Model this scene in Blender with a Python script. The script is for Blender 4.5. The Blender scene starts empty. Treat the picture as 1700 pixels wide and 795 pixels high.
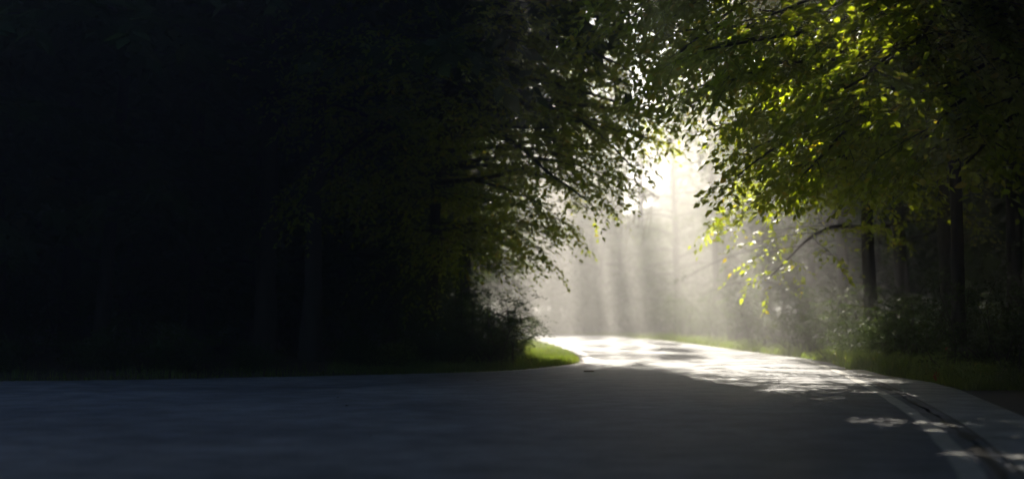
import bpy, bmesh, math
import numpy as np
from mathutils import Vector, Matrix

# ------------------------------------------------------------------ camera, sky, sun, exposure
sc = bpy.context.scene
COL = sc.collection
R = math.radians
CAM = np.array((0.0, 0.0, 0.9))
PITCH = R(3.475)
FPX = 2100.0                      # focal length in pixels of the 1700 px wide photograph
SUN_EL, SUN_AZ = 32.0, 0.7        # azimuth measured from +Y towards +X
EXPOSURE = 1.82

cam_d = bpy.data.cameras.new('camera')
cam = bpy.data.objects.new('camera', cam_d)
COL.objects.link(cam)
cam.location = CAM
cam.rotation_euler = (R(90) + PITCH, 0, 0)
cam_d.sensor_width = 36.0
cam_d.lens = 36.0 * FPX / 1700.0
cam_d.clip_start = 0.05
cam_d.clip_end = 2000
cam_d.dof.use_dof = True
cam_d.dof.focus_distance = 16.0
cam_d.dof.aperture_fstop = 0.65
sc.camera = cam

world = bpy.data.worlds.new('World')
sc.world = world
world.use_nodes = True
wn = world.node_tree
for n in list(wn.nodes):
    wn.nodes.remove(n)
sky = wn.nodes.new('ShaderNodeTexSky')
sky.sky_type = 'NISHITA'
sky.sun_disc = False
sky.sun_elevation = R(SUN_EL)
sky.sun_rotation = R(SUN_AZ)
sky.air_density = 1.0
sky.dust_density = 1.0
sky.ozone_density = 3.5
bg = wn.nodes.new('ShaderNodeBackground')
bg.inputs['Strength'].default_value = 0.072
wo = wn.nodes.new('ShaderNodeOutputWorld')
wn.links.new(sky.outputs[0], bg.inputs[0])
wn.links.new(bg.outputs[0], wo.inputs[0])

sun_d = bpy.data.lights.new('sun', 'SUN')
sun_d.energy = 5.0
sun_d.angle = R(0.5)
sun_d.color = (1.0, 0.91, 0.77)
sun = bpy.data.objects.new('sun', sun_d)
COL.objects.link(sun)
SUNV = Vector((math.sin(R(SUN_AZ)) * math.cos(R(SUN_EL)), math.cos(R(SUN_AZ)) * math.cos(R(SUN_EL)), math.sin(R(SUN_EL))))
sun.rotation_euler = SUNV.to_track_quat('Z', 'Y').to_euler()
sun.location = SUNV * 100

sc.view_settings.view_transform = 'Standard'
sc.view_settings.look = 'None'
sc.view_settings.gamma = 1.0
sc.view_settings.use_curve_mapping = False
sc.view_settings.exposure = EXPOSURE

sc.render.engine = 'CYCLES'
cy = sc.cycles
cy.max_bounces = 5
cy.diffuse_bounces = 3
cy.glossy_bounces = 1
cy.transmission_bounces = 3
cy.volume_bounces = 0
cy.transparent_max_bounces = 4
cy.caustics_reflective = False
cy.caustics_refractive = False
cy.sample_clamp_indirect = 3.0
cy.use_adaptive_sampling = False
cy.use_denoising = True
cy.denoiser = 'OPENIMAGEDENOISE'

# ------------------------------------------------------------------ materials
def nodes(name):
    m = bpy.data.materials.new(name)
    m.use_nodes = True
    nt = m.node_tree
    for n in list(nt.nodes):
        nt.nodes.remove(n)
    out = nt.nodes.new('ShaderNodeOutputMaterial')
    return m, nt, out

def N(nt, kind, **kw):
    n = nt.nodes.new(kind)
    for k, v in kw.items():
        n.inputs[k].default_value = v
    return n

def ramp(nt, fac, stops):
    r = nt.nodes.new('ShaderNodeValToRGB')
    el = r.color_ramp.elements
    while len(el) < len(stops):
        el.new(0.5)
    for e, (p, c) in zip(el, stops):
        e.position = p
        e.color = (*c, 1)
    nt.links.new(fac, r.inputs[0])
    return r

def leaf_material(name, dark, mid, light, trans, rough=0.4, tmix=0.45, spec=0.5):
    m, nt, out = nodes(name)
    geo = nt.nodes.new('ShaderNodeNewGeometry')
    c = ramp(nt, geo.outputs['Random Per Island'], [(0.0, dark), (0.5, mid), (0.93, light), (1.0, (light[0] * 1.6, light[1] * 0.95, light[2]))])
    t = ramp(nt, geo.outputs['Random Per Island'], [(0.0, tuple(v * .75 for v in trans)), (0.9, trans), (1.0, (trans[0] * 1.4, trans[1] * .9, trans[2]))])
    p = N(nt, 'ShaderNodeBsdfPrincipled', Roughness=rough)
    p.inputs['Specular IOR Level'].default_value = spec
    nt.links.new(c.outputs[0], p.inputs['Base Color'])
    tr = nt.nodes.new('ShaderNodeBsdfTranslucent')
    nt.links.new(t.outputs[0], tr.inputs[0])
    mx = nt.nodes.new('ShaderNodeMixShader')
    mx.inputs[0].default_value = tmix
    nt.links.new(p.outputs[0], mx.inputs[1])
    nt.links.new(tr.outputs[0], mx.inputs[2])
    nt.links.new(mx.outputs[0], out.inputs[0])
    return m

def rough_material(name, c0, c1, scale, rough=0.9, bump=0.3, detail=6, stretch=None, spec=0.3, bscale=None, bdist=0.02):
    m, nt, out = nodes(name)
    tc = nt.nodes.new('ShaderNodeTexCoord')
    src = tc.outputs['Object']
    if stretch:
        mp = nt.nodes.new('ShaderNodeMapping')
        mp.inputs['Scale'].default_value = stretch
        nt.links.new(src, mp.inputs[0])
        src = mp.outputs[0]
    nz = N(nt, 'ShaderNodeTexNoise', Scale=scale, Detail=detail, Roughness=0.65)
    nt.links.new(src, nz.inputs['Vector'])
    c = ramp(nt, nz.outputs[0], [(0.3, c0), (0.7, c1)])
    p = N(nt, 'ShaderNodeBsdfPrincipled', Roughness=rough)
    p.inputs['Specular IOR Level'].default_value = spec
    nt.links.new(c.outputs[0], p.inputs['Base Color'])
    nb = N(nt, 'ShaderNodeTexNoise', Scale=bscale or scale * 3, Detail=4)
    nt.links.new(src, nb.inputs['Vector'])
    b = N(nt, 'ShaderNodeBump', Strength=bump, Distance=bdist)
    nt.links.new(nb.outputs[0], b.inputs['Height'])
    nt.links.new(b.outputs[0], p.inputs['Normal'])
    nt.links.new(p.outputs[0], out.inputs[0])
    return m

M = {}
M['leaf'] = leaf_material('beech leaf', (0.018, 0.05, 0.018), (0.028, 0.075, 0.022), (0.05, 0.11, 0.024), (0.56, 0.66, 0.02), 0.36, 0.72)
M['leaf_dark'] = leaf_material('forest leaf', (0.014, 0.034, 0.011), (0.022, 0.05, 0.014), (0.04, 0.075, 0.017), (0.15, 0.24, 0.03), 0.6, 0.35, 0.25)
M['needle'] = leaf_material('pine needle', (0.02, 0.04, 0.016), (0.03, 0.055, 0.02), (0.06, 0.08, 0.02), (0.16, 0.18, 0.04), 0.45, 0.25)
M['grass'] = leaf_material('verge grass', (0.035, 0.075, 0.015), (0.055, 0.11, 0.018), (0.10, 0.14, 0.03), (0.30, 0.42, 0.04), 0.45, 0.5)
M['dry'] = leaf_material('dry leaf', (0.06, 0.035, 0.015), (0.12, 0.07, 0.03), (0.2, 0.12, 0.05), (0.2, 0.1, 0.03), 0.6, 0.2)
M['red'] = leaf_material('red leaf', (0.25, 0.02, 0.01), (0.3, 0.03, 0.015), (0.35, 0.05, 0.02), (0.35, 0.04, 0.01), 0.5, 0.4)
M['bark'] = rough_material('bark', (0.022, 0.019, 0.015), (0.065, 0.056, 0.045), 9, 0.9, 0.7, 8, (1, 1, 0.18), bscale=22, bdist=0.03)
M['bark_pale'] = rough_material('smooth pale bark', (0.03, 0.028, 0.024), (0.065, 0.06, 0.052), 5, 0.85, 0.35, 7, (1, 1, 0.35), bscale=25, bdist=0.015)
M['dead_twig'] = rough_material('dead twig', (0.16, 0.11, 0.06), (0.28, 0.2, 0.12), 12, 0.9, 0.2)
M['soil'] = rough_material('forest soil', (0.025, 0.02, 0.013), (0.075, 0.055, 0.032), 1.6, 1.0, 0.6, 10, bscale=9, bdist=0.05)
M['paint'] = rough_material('worn white paint', (0.22, 0.22, 0.215), (0.58, 0.57, 0.55), 7, 0.6, 0.25, 9, bscale=70, bdist=0.004)
M['tar'] = rough_material('tar seal', (0.025, 0.025, 0.026), (0.05, 0.049, 0.048), 5, 0.7, 0.4, 6, bscale=50, bdist=0.006)

def asphalt(name, c0, c1, rough):
    m, nt, out = nodes(name)
    tc = nt.nodes.new('ShaderNodeTexCoord')
    big = N(nt, 'ShaderNodeTexNoise', Scale=0.45, Detail=7, Roughness=0.6)
    fine = N(nt, 'ShaderNodeTexVoronoi', Scale=70)
    grit = N(nt, 'ShaderNodeTexNoise', Scale=55, Detail=4)
    for n in (big, fine, grit):
        nt.links.new(tc.outputs['Object'], n.inputs['Vector'])
    c = ramp(nt, big.outputs[0], [(0.32, c0), (0.68, c1)])
    med = N(nt, 'ShaderNodeTexNoise', Scale=2.6, Detail=5, Roughness=0.6)
    nt.links.new(tc.outputs['Object'], med.inputs['Vector'])
    md = ramp(nt, med.outputs[0], [(0.35, (0.68, 0.68, 0.68)), (0.65, (1.25, 1.25, 1.25))])
    g = ramp(nt, grit.outputs[0], [(0.3, (0.6, 0.6, 0.6)), (0.7, (1.35, 1.33, 1.3))])
    mul = nt.nodes.new('ShaderNodeMixRGB')
    mul.blend_type = 'MULTIPLY'
    mul.inputs[0].default_value = 1
    nt.links.new(c.outputs[0], mul.inputs[1])
    nt.links.new(g.outputs[0], mul.inputs[2])
    p = N(nt, 'ShaderNodeBsdfPrincipled', Roughness=rough)
    p.inputs['Specular IOR Level'].default_value = 0.3
    mul2 = nt.nodes.new('ShaderNodeMixRGB')
    mul2.blend_type = 'MULTIPLY'
    mul2.inputs[0].default_value = 1
    nt.links.new(mul.outputs[0], mul2.inputs[1])
    nt.links.new(md.outputs[0], mul2.inputs[2])
    nt.links.new(mul2.outputs[0], p.inputs['Base Color'])
    rr = ramp(nt, big.outputs[0], [(0.3, (rough - .08,) * 3), (0.7, (rough + .06,) * 3)])
    nt.links.new(rr.outputs[0], p.inputs['Roughness'])
    b = N(nt, 'ShaderNodeBump', Strength=0.35, Distance=0.006)
    nt.links.new(fine.outputs['Distance'], b.inputs['Height'])
    nt.links.new(b.outputs[0], p.inputs['Normal'])
    nt.links.new(p.outputs[0], out.inputs[0])
    return m

M['asphalt'] = asphalt('asphalt', (0.09, 0.10, 0.122), (0.19, 0.206, 0.238), 0.72)
M['concrete'] = asphalt('pale shoulder', (0.24, 0.25, 0.25), (0.40, 0.41, 0.41), 0.7)

# ------------------------------------------------------------------ object helpers
def link(o, parent=None):
    COL.objects.link(o)
    if parent is not None:
        o.parent = parent
    return o

def tag(o, label=None, cat=None, group=None, kind=None):
    for k, v in (('label', label), ('category', cat), ('group', group), ('kind', kind)):
        if v:
            o[k] = v
    return o

def empty(name, loc, label=None, cat=None, group=None):
    o = bpy.data.objects.new(name, None)
    o.location = loc
    o.empty_display_size = 0.3
    link(o)
    return tag(o, label, cat, group)

def np_mesh(name, V, faces, mats, fmat=None, smooth=False):
    """V (n,3); faces list of int arrays (m,k); fmat list of material indices per array."""
    me = bpy.data.meshes.new(name)
    nl = sum(f.size for f in faces)
    nf = sum(len(f) for f in faces)
    me.vertices.add(len(V))
    me.vertices.foreach_set('co', np.ascontiguousarray(V, dtype=np.float32).ravel())
    me.loops.add(nl)
    me.polygons.add(nf)
    me.loops.foreach_set('vertex_index', np.concatenate([f.ravel() for f in faces]).astype(np.int32))
    sizes = np.concatenate([np.full(len(f), f.shape[1]) for f in faces])
    starts = np.concatenate([[0], np.cumsum(sizes)[:-1]])
    me.polygons.foreach_set('loop_start', starts.astype(np.int32))
    if fmat is not None:
        me.polygons.foreach_set('material_index', np.concatenate([np.full(len(f), k) for f, k in zip(faces, fmat)]).astype(np.int32))
    if smooth:
        me.polygons.foreach_set('use_smooth', np.ones(nf, dtype=bool))
    for m in mats:
        me.materials.append(m)
    me.update(calc_edges=True)
    return me

def norm(a):
    return a / np.maximum(np.linalg.norm(a, axis=-1, keepdims=True), 1e-9)

UP = np.array((0., 0., 1.))

def tube_arrays(paths, radii, k):
    """paths (n,m,3), radii (n,m) -> V, quads of n tubes."""
    n, m, _ = paths.shape
    T = np.empty_like(paths)
    T[:, 1:-1] = paths[:, 2:] - paths[:, :-2]
    T[:, 0] = paths[:, 1] - paths[:, 0]
    T[:, -1] = paths[:, -1] - paths[:, -2]
    T = norm(T)
    ref = np.where(np.abs(T[..., 2:3]) > 0.85, np.array((1., 0., 0.)), UP)
    A = norm(np.cross(ref, T))
    B = np.cross(T, A)
    ang = np.arange(k) * 2 * math.pi / k
    ring = paths[:, :, None] + radii[:, :, None, None] * (np.cos(ang)[:, None] * A[:, :, None] + np.sin(ang)[:, None] * B[:, :, None])
    V = ring.reshape(-1, 3)
    i = (np.arange(n)[:, None, None] * m + np.arange(m - 1)[None, :, None]) * k + np.arange(k)[None, None]
    j = (np.arange(n)[:, None, None] * m + np.arange(m - 1)[None, :, None]) * k + (np.arange(k)[None, None] + 1) % k
    q = np.stack([i, j, j + k, i + k], -1).reshape(-1, 4)
    return V, q

# leaf shapes: columns are along, across, lift
LEAF6 = np.array([(0, 0, 0), (.32, .46, .10), (.70, .36, .06), (1, 0, -.10), (.70, -.36, .06), (.32, -.46, .10)])
LEAF6_F = np.array([(0, 1, 2, 3), (0, 3, 4, 5)])
LEAF4 = np.array([(0, 0, 0), (.42, .5, .10), (1, 0, -.08), (.42, -.5, .10)])
LEAF4_F = np.array([(0, 1, 2), (0, 2, 3)])

def leaf_arrays(c, u, n, l, w, shape, faces):
    b = norm(np.cross(u, n))
    n = np.cross(b, u)
    V = (c[:, None] + (shape[None, :, 0, None] * l[:, None, None]) * u[:, None]
         + (shape[None, :, 1, None] * w[:, None, None]) * b[:, None]
         + (shape[None, :, 2, None] * w[:, None, None]) * n[:, None])
    F = (np.arange(len(c))[:, None, None] * len(shape) + faces[None]).reshape(-1, faces.shape[1])
    return V.reshape(-1, 3), F

def spray_leaves(P, D, Nn, L, m, leaf, rng, droop=0.25, wr=0.52):
    """leaves on flat sprays: returns c,u,n,l,w (ns*m)."""
    ns = len(P)
    j = (np.arange(m) + 0.6) / m
    s = j[None] * L[:, None]
    b = norm(np.cross(Nn, D))
    side = np.where(np.arange(m) % 2 == 0, 1.0, -1.0)[None]
    c = P[:, None] + D[:, None] * s[..., None] - UP * (droop * s ** 2 / np.maximum(L[:, None], .2))[..., None]
    a = np.radians(rng.uniform(35, 70, (ns, m)))
    a[:, -1] *= 0.15
    u = np.cos(a)[..., None] * D[:, None] + (np.sin(a) * side)[..., None] * b[:, None]
    u = u + rng.normal(0, .22, u.shape) - UP * rng.uniform(0.0, .55, (ns, m, 1))
    u = norm(u)
    nn = norm(Nn[:, None] + rng.normal(0, .48, u.shape))
    c = c + rng.normal(0, .02, c.shape)
    l = leaf * rng.uniform(.6, 1.15, (ns, m))
    w = l * wr * rng.uniform(.85, 1.15, (ns, m))
    return c.reshape(-1, 3), u.reshape(-1, 3), nn.reshape(-1, 3), l.ravel(), w.ravel()

# ------------------------------------------------------------------ where the sun comes through the canopy
TAN = math.tan(R(SUN_EL))
def ground_hit(P):
    x = P[:, 0] - P[:, 2] / TAN * math.tan(R(SUN_AZ))
    return x, P[:, 1] - P[:, 2] / TAN

def gap_noise(x, g):
    return (np.sin(x * 2.3 + 1.1 * np.sin(g * .35)) + np.sin(x * 4.1 + 2 + .7 * np.sin(g * .23 + 1)) * .7
            + np.sin(g * 1.1 + .6 * x) * .5 + np.sin(g * 2.7 - 1.2 * x + 1) * .45)

def keep_leaf(P, mode, rng):
    """which leaves stay: crowns are cut open along sun paths to shape shafts and lit patches."""
    x, g = ground_hit(P)
    y, z = P[:, 1], P[:, 2]
    r = rng.random(len(P))
    nz = gap_noise(x, g)
    p = x / (np.maximum(g, 1) + 5) + .003 * np.sin(g * .45)       # gaps fan out from the camera, shaped to keep the shafts crisp
    closed = (p < .0125) | ((p > .0265) & (p < .031)) | ((p > .048) & (p < .065)) | ((p > .079) & (p < .084)) | ((p > .099) & (p < .127)) | ((p > .157) & (p < .173)) | ((p > .19) & (p < .21))
    closed &= (np.sin(g * .8 + x * 1.3) > -.72)
    stripe = closed & (g > 26) & (y > 38)
    bend = (x > 0.2) & (x < 8.3) & (g > 24.0 + 1.3 * nz) & (g < 57) & (z > 0.9)
    cut = bend & ~stripe & (r < np.where(nz > 1.2, .95, .99))
    # gap of open sky over the outer bank
    cut |= (y > 30) & (x > .088 * y) & (x < .121 * y) & (z > .9 + .075 * y + .3 * nz) & (r < .97)
    # openings that light the leaves hanging over the road
    near = (x > 2.7) & (x < 4.6) & (g > 5.0) & (g < 8.6)
    near2 = (x > 2.85) & (x < 4.9) & (g > 9.2) & (g < 11.2)
    mid = (x > 2.5) & (x < 5.5) & (g > 16.6) & (g <= 26)
    top = (x > 3.0) & (x < 5.2) & (g >= 13.5) & (g <= 16.6) & (nz > 0)
    if mode == 'right':
        cut |= near & (y > 13.3) & (r < .98)
        cut |= near2 & (y > 16.4 + .8 * np.maximum(0, g - 9.4) + .3 * nz) & (r < .96)
        cut |= mid & (y > 22) & (r < .9)
        cut |= (z < 2.5 + .2 * nz) & (x < 4.2) & (r < .93)
    elif mode == 'right_near':
        cut |= near & (y > 13.8 + .25 * nz) & (r < .96)
        cut |= (z < 2.0 + .15 * nz) & (r < .95)
    elif mode == 'right_far':
        cut |= (near | near2) & (r < .97)
        cut |= mid & (y > 26.0 + .4 * nz) & (r < .95)
        cut |= top & (y > 25) & (r < .8)
    elif mode == 'left':
        cut |= (near | near2 | (mid & (y > 29))) & (r < .93)
    else:
        cut |= (near & (y > 13.5) | (near2 & (y > 17)) | (mid & (y > 28)) | (top & (y > 28))) & (r < .96)
        cut |= (x > 1.0) & (x <= 2.4) & (g > 21) & (g <= 25.5) & (y > 31) & (r < .95)
        cut |= (x >= 8.3) & (x < 10.5) & (g > 28) & (g < 50) & (z > 2) & (nz > 0.9) & (r < .8)
    cut |= (x > 6.6) & (x < 8.6) & (g > 19.5) & (g < 23.8) & (z > .8) & (nz > .5) & (r < .92)
    return ~cut

# ------------------------------------------------------------------ trees
def grow_path(p0, d, length, m, rng, droop=0.12, wig=0.10):
    """array of polylines: p0 (n,3), d (n,3), length (n,) -> (n,m,3)"""
    n = len(p0)
    out = np.empty((n, m, 3))
    out[:, 0] = p0
    cur = norm(d.copy())
    for i in range(1, m):
        out[:, i] = out[:, i - 1] + cur * (length / (m - 1))[:, None]
        cur = norm(cur + rng.normal(0, wig, (n, 3)) - UP * droop * 1.0 / (m - 1) * 2)
    return out

def at_path(paths, t):
    """paths (n,m,3), t (n,) -> point, tangent"""
    n, m, _ = paths.shape
    f = np.clip(t, 0, .999) * (m - 1)
    i = f.astype(int)
    k = np.arange(n)
    a, b = paths[k, i], paths[k, i + 1]
    return a + (b - a) * (f - i)[:, None], norm(b - a)

def trunk_path(base, H, lean, rng, m=12, wig=.03):
    z = np.linspace(0, 1, m)
    off = np.cumsum(rng.normal(0, wig, (m, 2)), 0) * H / m
    off[0] = 0
    p = np.zeros((m, 3))
    p[:, 0] = base[0] + lean[0] * z * H + off[:, 0]
    p[:, 1] = base[1] + lean[1] * z * H + off[:, 1]
    p[:, 2] = base[2] - .15 + z * H
    return p

class Tree:
    pass

def grow_tree(base, H, r, lean, limbs, rng, leaf=.09, per=11, sec_gap=.42, spray_gap=.22, spray=(.4, .75), droop=.35,
              mode='far', needles=False, sec_len=.42, min_t=.18):
    """limbs: list of (z, azimuth deg, elevation deg, length). All in world space."""
    T = Tree()
    base = np.array(base, float)
    T.base = base
    T.trunk = trunk_path(base, H, lean, rng)
    m = len(T.trunk)
    zz = np.linspace(0, 1, m)
    T.trunk_r = r * (1 - .82 * zz) * (1 + .45 * np.exp(-zz * H / .35))
    limbs = [l for l in limbs if l[0] < H * .97]
    z = np.array([l[0] for l in limbs])
    az = np.radians([l[1] for l in limbs])
    el = np.radians([l[2] for l in limbs])
    ln = np.array([l[3] for l in limbs], float)
    f = z / H * (m - 1)
    i = f.astype(int)
    p0 = T.trunk[i] + (T.trunk[i + 1] - T.trunk[i]) * (f - i)[:, None]
    d = np.stack([np.cos(az) * np.cos(el), np.sin(az) * np.cos(el), np.sin(el)], -1)
    LP = grow_path(p0, d, ln, 12, rng, droop, .07)
    kp = keep_leaf(LP[:, 5:].reshape(-1, 3), mode, rng).reshape(len(ln), -1).mean(1)
    ok = (kp > (.55 if mode == "right_far" else .35)) | (mode in ('right', 'right_near')) | ((mode == 'far') & (rng.random(len(ln)) < .5))
    LP, ln = LP[ok], ln[ok]
    T.limbs = LP
    T.limb_r = (np.minimum(.012 * ln + .012, r * .55))[:, None] * np.linspace(1, .18, 12)[None]
    # second order branches, left and right of each limb in the limb's flat plane
    S0, SD, SL = [], [], []
    for q in range(len(ln)):
        ts = np.arange(min_t, 1.0, sec_gap / ln[q])
        ts = ts + rng.normal(0, .02, len(ts))
        pts, tg = at_path(np.repeat(LP[q:q + 1], len(ts), 0), ts)
        sd = np.where(np.arange(len(ts)) % 2 == 0, 1., -1.)
        b = norm(np.cross(UP, tg))
        a = np.radians(rng.uniform(38, 62, len(ts)))
        dd = np.cos(a)[:, None] * tg + (np.sin(a) * sd)[:, None] * b + UP * rng.normal(.02, .16, (len(ts), 1))
        S0.append(pts); SD.append(norm(dd))
        SL.append((ln[q] * sec_len * (1.05 - ts) + .45) * rng.uniform(.7, 1.2, len(ts)))
        S0.append(LP[q, -2:-1]); SD.append(norm(LP[q, -1:] - LP[q, -2:-1])); SL.append(np.array([.5]))
    S0, SD, SL = np.concatenate(S0), np.concatenate(SD), np.concatenate(SL)
    SP = grow_path(S0, SD, SL, 6, rng, droop * .8, .09)
    # sprays
    P, D, L = [], [], []
    nmax = int(np.ceil(SL.max() / spray_gap)) + 1
    for k in range(nmax):
        t = (k + .6) * spray_gap / SL + rng.normal(0, .02, len(SL))
        ok = (t < 1) & (t > .12)
        if not ok.any():
            continue
        pts, tg = at_path(SP[ok], t[ok])
        b = norm(np.cross(UP, tg))
        a = np.radians(rng.uniform(25, 65, ok.sum())) * (1 if k % 2 else -1)
        dd = norm(np.cos(a)[:, None] * tg + np.sin(a)[:, None] * b + UP * rng.normal(-.05, .18, (ok.sum(), 1)))
        P.append(pts); D.append(dd); L.append(rng.uniform(*spray, ok.sum()))
    P.append(SP[:, -1]); D.append(norm(SP[:, -1] - SP[:, -2])); L.append(rng.uniform(*spray, len(SP)))
    P, D, L = np.concatenate(P), np.concatenate(D), np.concatenate(L)
    Nn = norm(UP + rng.normal(0, .28, P.shape))
    Nn = norm(Nn - D * (Nn * D).sum(-1, keepdims=True))
    tip = P + D * (L * .6)[:, None]
    ok = keep_leaf(tip, mode, rng) & (tip[:, 2] > .25)
    P, D, L, Nn = P[ok], D[ok], L[ok], Nn[ok]
    mid = SP[:, 3]
    oks = keep_leaf(mid, mode, rng) | (rng.random(len(mid)) < .04)
    T.sec = SP[oks]
    T.sec_r = (.004 + .0045 * SL[oks])[:, None] * np.linspace(1, .35, 6)[None]
    T.sprays = (P, D, L, Nn)
    if needles:
        n = per
        c = np.repeat(P + D * (L * .5)[:, None], n, 0) + np.repeat(D * L[:, None], n, 0) * rng.uniform(-.5, .5, (len(P) * n, 1))
        u = norm(np.repeat(D, n, 0) * .8 + rng.normal(0, .6, c.shape) - UP * .1)
        nn = norm(rng.normal(0, 1, c.shape))
        l = leaf * rng.uniform(.7, 1.2, len(c))
        T.leaves = (c, u, nn, l, l * .09)
    else:
        T.leaves = spray_leaves(P, D, Nn, L, per, leaf, rng, droop=.3)
    return T

def leaf_select(T, sel):
    T.leaves = tuple(a[sel] for a in T.leaves)

def put_tree(T, name, label, cat='tree', group=None, leafmat='leaf_dark', bark='bark', detail=False, twigs=False, split_limbs=False):
    o = empty(name, T.base, label, cat, group)
    V, q = tube_arrays(T.trunk[None] - T.base, T.trunk_r[None], 12)
    link(bpy.data.objects.new('trunk', np_mesh('trunk', V, [q], [M[bark]], smooth=True)), o)
    if split_limbs:
        for k in range(len(T.limbs)):
            V, q = tube_arrays(T.limbs[k:k + 1] - T.base, T.limb_r[k:k + 1], 7)
            link(bpy.data.objects.new('branch', np_mesh('branch', V, [q], [M[bark]], smooth=True)), o)
    Vs, Fs, Fm = [], [], []
    base = 0
    def addp(V, F, mi):
        nonlocal base
        Vs.append(V); Fs.append(F + base); Fm.append(mi)
        base += len(V)
    if not split_limbs:
        V, q = tube_arrays(T.limbs, T.limb_r, 5)
        addp(V, q, 1)
    if len(T.sec):
        V, q = tube_arrays(T.sec, T.sec_r, 4)
        addp(V, q, 1)
    if twigs and len(T.sprays[0]):
        P, D, L, Nn = T.sprays
        s = np.linspace(0, 1, 3)
        pth = P[:, None] + D[:, None] * (L[:, None] * s)[..., None] - UP * (.3 * L[:, None] * s ** 2)[..., None]
        V, q = tube_arrays(pth, np.repeat(np.array([[.0028, .002, .001]]), len(P), 0), 3)
        addp(V, q, 1)
    c, u, nn, l, w = T.leaves
    if len(c):
        V, F = leaf_arrays(c, u, nn, l, w, LEAF6 if detail else LEAF4, LEAF6_F if detail else LEAF4_F)
        addp(V, F, 0)
    if Vs:
        cr = link(bpy.data.objects.new('crown', np_mesh('crown', np.concatenate(Vs) - T.base, Fs, [M[leafmat], M[bark]], Fm)), o)
        cr['kind'] = 'stuff'
    return o

def leaf_unit_mesh(mat):
    V = LEAF6 * np.array((1, .52, .52))
    return np_mesh('leaf', V, [LEAF6_F], [mat])

def pull_leaves(T, o, count, mesh, box):
    """the largest showing leaves as objects of their own, children of the tree"""
    c, u, nn, l, w = T.leaves
    d = c[:, 1]
    px = 850 + FPX * c[:, 0] / d
    py = 525 - FPX * (c[:, 2] - CAM[2]) / d
    ok = (px > box[0]) & (px < box[2]) & (py > box[1]) & (py < box[3])
    size = np.where(ok, l / d, 0)
    idx = np.argsort(-size)[:count]
    idx = idx[size[idx] > 0]
    for i in idx:
        b = np.cross(u[i], nn[i]); b /= np.linalg.norm(b)
        n2 = np.cross(b, u[i])
        f = bpy.data.objects.new('leaf', mesh)
        mat = Matrix.Identity(4)
        for r_ in range(3):
            mat[r_][0] = u[i][r_] * l[i]
            mat[r_][1] = b[r_] * l[i]
            mat[r_][2] = n2[r_] * l[i]
            mat[r_][3] = c[i][r_] - T.base[r_]
        link(f, o)
        f.matrix_basis = mat
    sel = np.ones(len(c), bool)
    sel[idx] = False
    return sel

def auto_limbs(rng, z0, z1, n, lmax, az0=0, spread=360, el=(5, 40), shape=.55):
    out = []
    for k in range(n):
        t = (k + rng.uniform(0, .9)) / n
        z = z0 + (z1 - z0) * t
        a = az0 + (k * 137.5 % spread - spread / 2) + rng.uniform(-18, 18)
        ln = lmax * (1 - shape * t) * rng.uniform(.75, 1.1)
        out.append((z, a, rng.uniform(*el) + 18 * t, ln))
    return out

def copy_tree(o, loc, rz, s, label=None, group=None):
    c = o.copy()
    COL.objects.link(c)
    c.location = loc
    c.rotation_euler = (0, 0, rz)
    c.scale = (s, s, s)
    if label:
        c['label'] = label
    if group:
        c['group'] = group
    for ch in o.children:
        d = ch.copy()
        COL.objects.link(d)
        d.parent = c
    return c

# ------------------------------------------------------------------ road outline
def smooth(pts, n=8):
    p = np.array(pts, float)
    q = np.vstack([2 * p[0] - p[1], p, 2 * p[-1] - p[-2]])
    out = []
    for i in range(1, len(q) - 2):
        for t in np.linspace(0, 1, n, endpoint=False):
            a, b, c, d = q[i - 1], q[i], q[i + 1], q[i + 2]
            out.append(.5 * (2 * b + (c - a) * t + (2 * a - 5 * b + 4 * c - d) * t ** 2 + (3 * b - a - 3 * c + d) * t ** 3))
    out.append(p[-1])
    return np.array(out)

RIGHT_LINE = smooth([(-1.4, -16), (0.6, 0), (2.65, 7.4), (3.65, 11.5), (4.6, 16.5), (5.45, 21.7), (5.95, 26.0), (5.85, 30), (5.65, 37), (5.4, 46), (4.1, 57), (.3, 67.5), (-9, 77), (-24, 86), (-50, 96)])
LEFT_EDGE = smooth([(-60, 15.0), (-30, 16.2), (-14, 17.0), (-7.2, 17.6), (-4, 18.7), (-1.4, 20), (0, 21.2), (1.15, 24), (1.48, 26.6), (1.55, 31), (1.47, 34.5), (1.0, 43.7), (0.1, 51.5), (-6, 60), (-18, 69), (-46, 82)])
LEFT_CLEAN = LEFT_EDGE.copy()
LEFT_EDGE = np.vstack([LEFT_EDGE[:-1] + (LEFT_EDGE[1:] - LEFT_EDGE[:-1]) * t for t in (0, .2, .4, .6, .8)]).reshape(5, -1, 2).transpose(1, 0, 2).reshape(-1, 2)
LEFT_EDGE = LEFT_EDGE + np.random.default_rng(3).normal(0, .028, LEFT_EDGE.shape)
# pavement edge lies a hand beyond the painted line on the right
def offset(pl, d):
    t = np.gradient(pl, axis=0)
    t /= np.linalg.norm(t, axis=1, keepdims=True)
    return pl + np.stack([t[:, 1], -t[:, 0]], -1) * d   # to the right of travel

RIGHT_EDGE = offset(RIGHT_LINE, .28)
ROAD = np.vstack([LEFT_EDGE, RIGHT_EDGE[::-1], [(-5, -16), (-6, -6), (-9, 2), (-18, 6), (-60, 7)]])

def polygon_object(name, pts, z, mat, parent=None, kind='structure'):
    bm = bmesh.new()
    vs = [bm.verts.new((p[0], p[1], z)) for p in pts]
    f = bm.faces.new(vs)
    f.normal_update()
    if f.normal.z < 0:
        f.normal_flip()
    bmesh.ops.triangulate(bm, faces=[f])
    me = bpy.data.meshes.new(name)
    bm.to_mesh(me)
    bm.free()
    me.materials.append(mat)
    o = link(bpy.data.objects.new(name, me), parent)
    if parent is None:
        o['kind'] = kind
    return o

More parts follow.
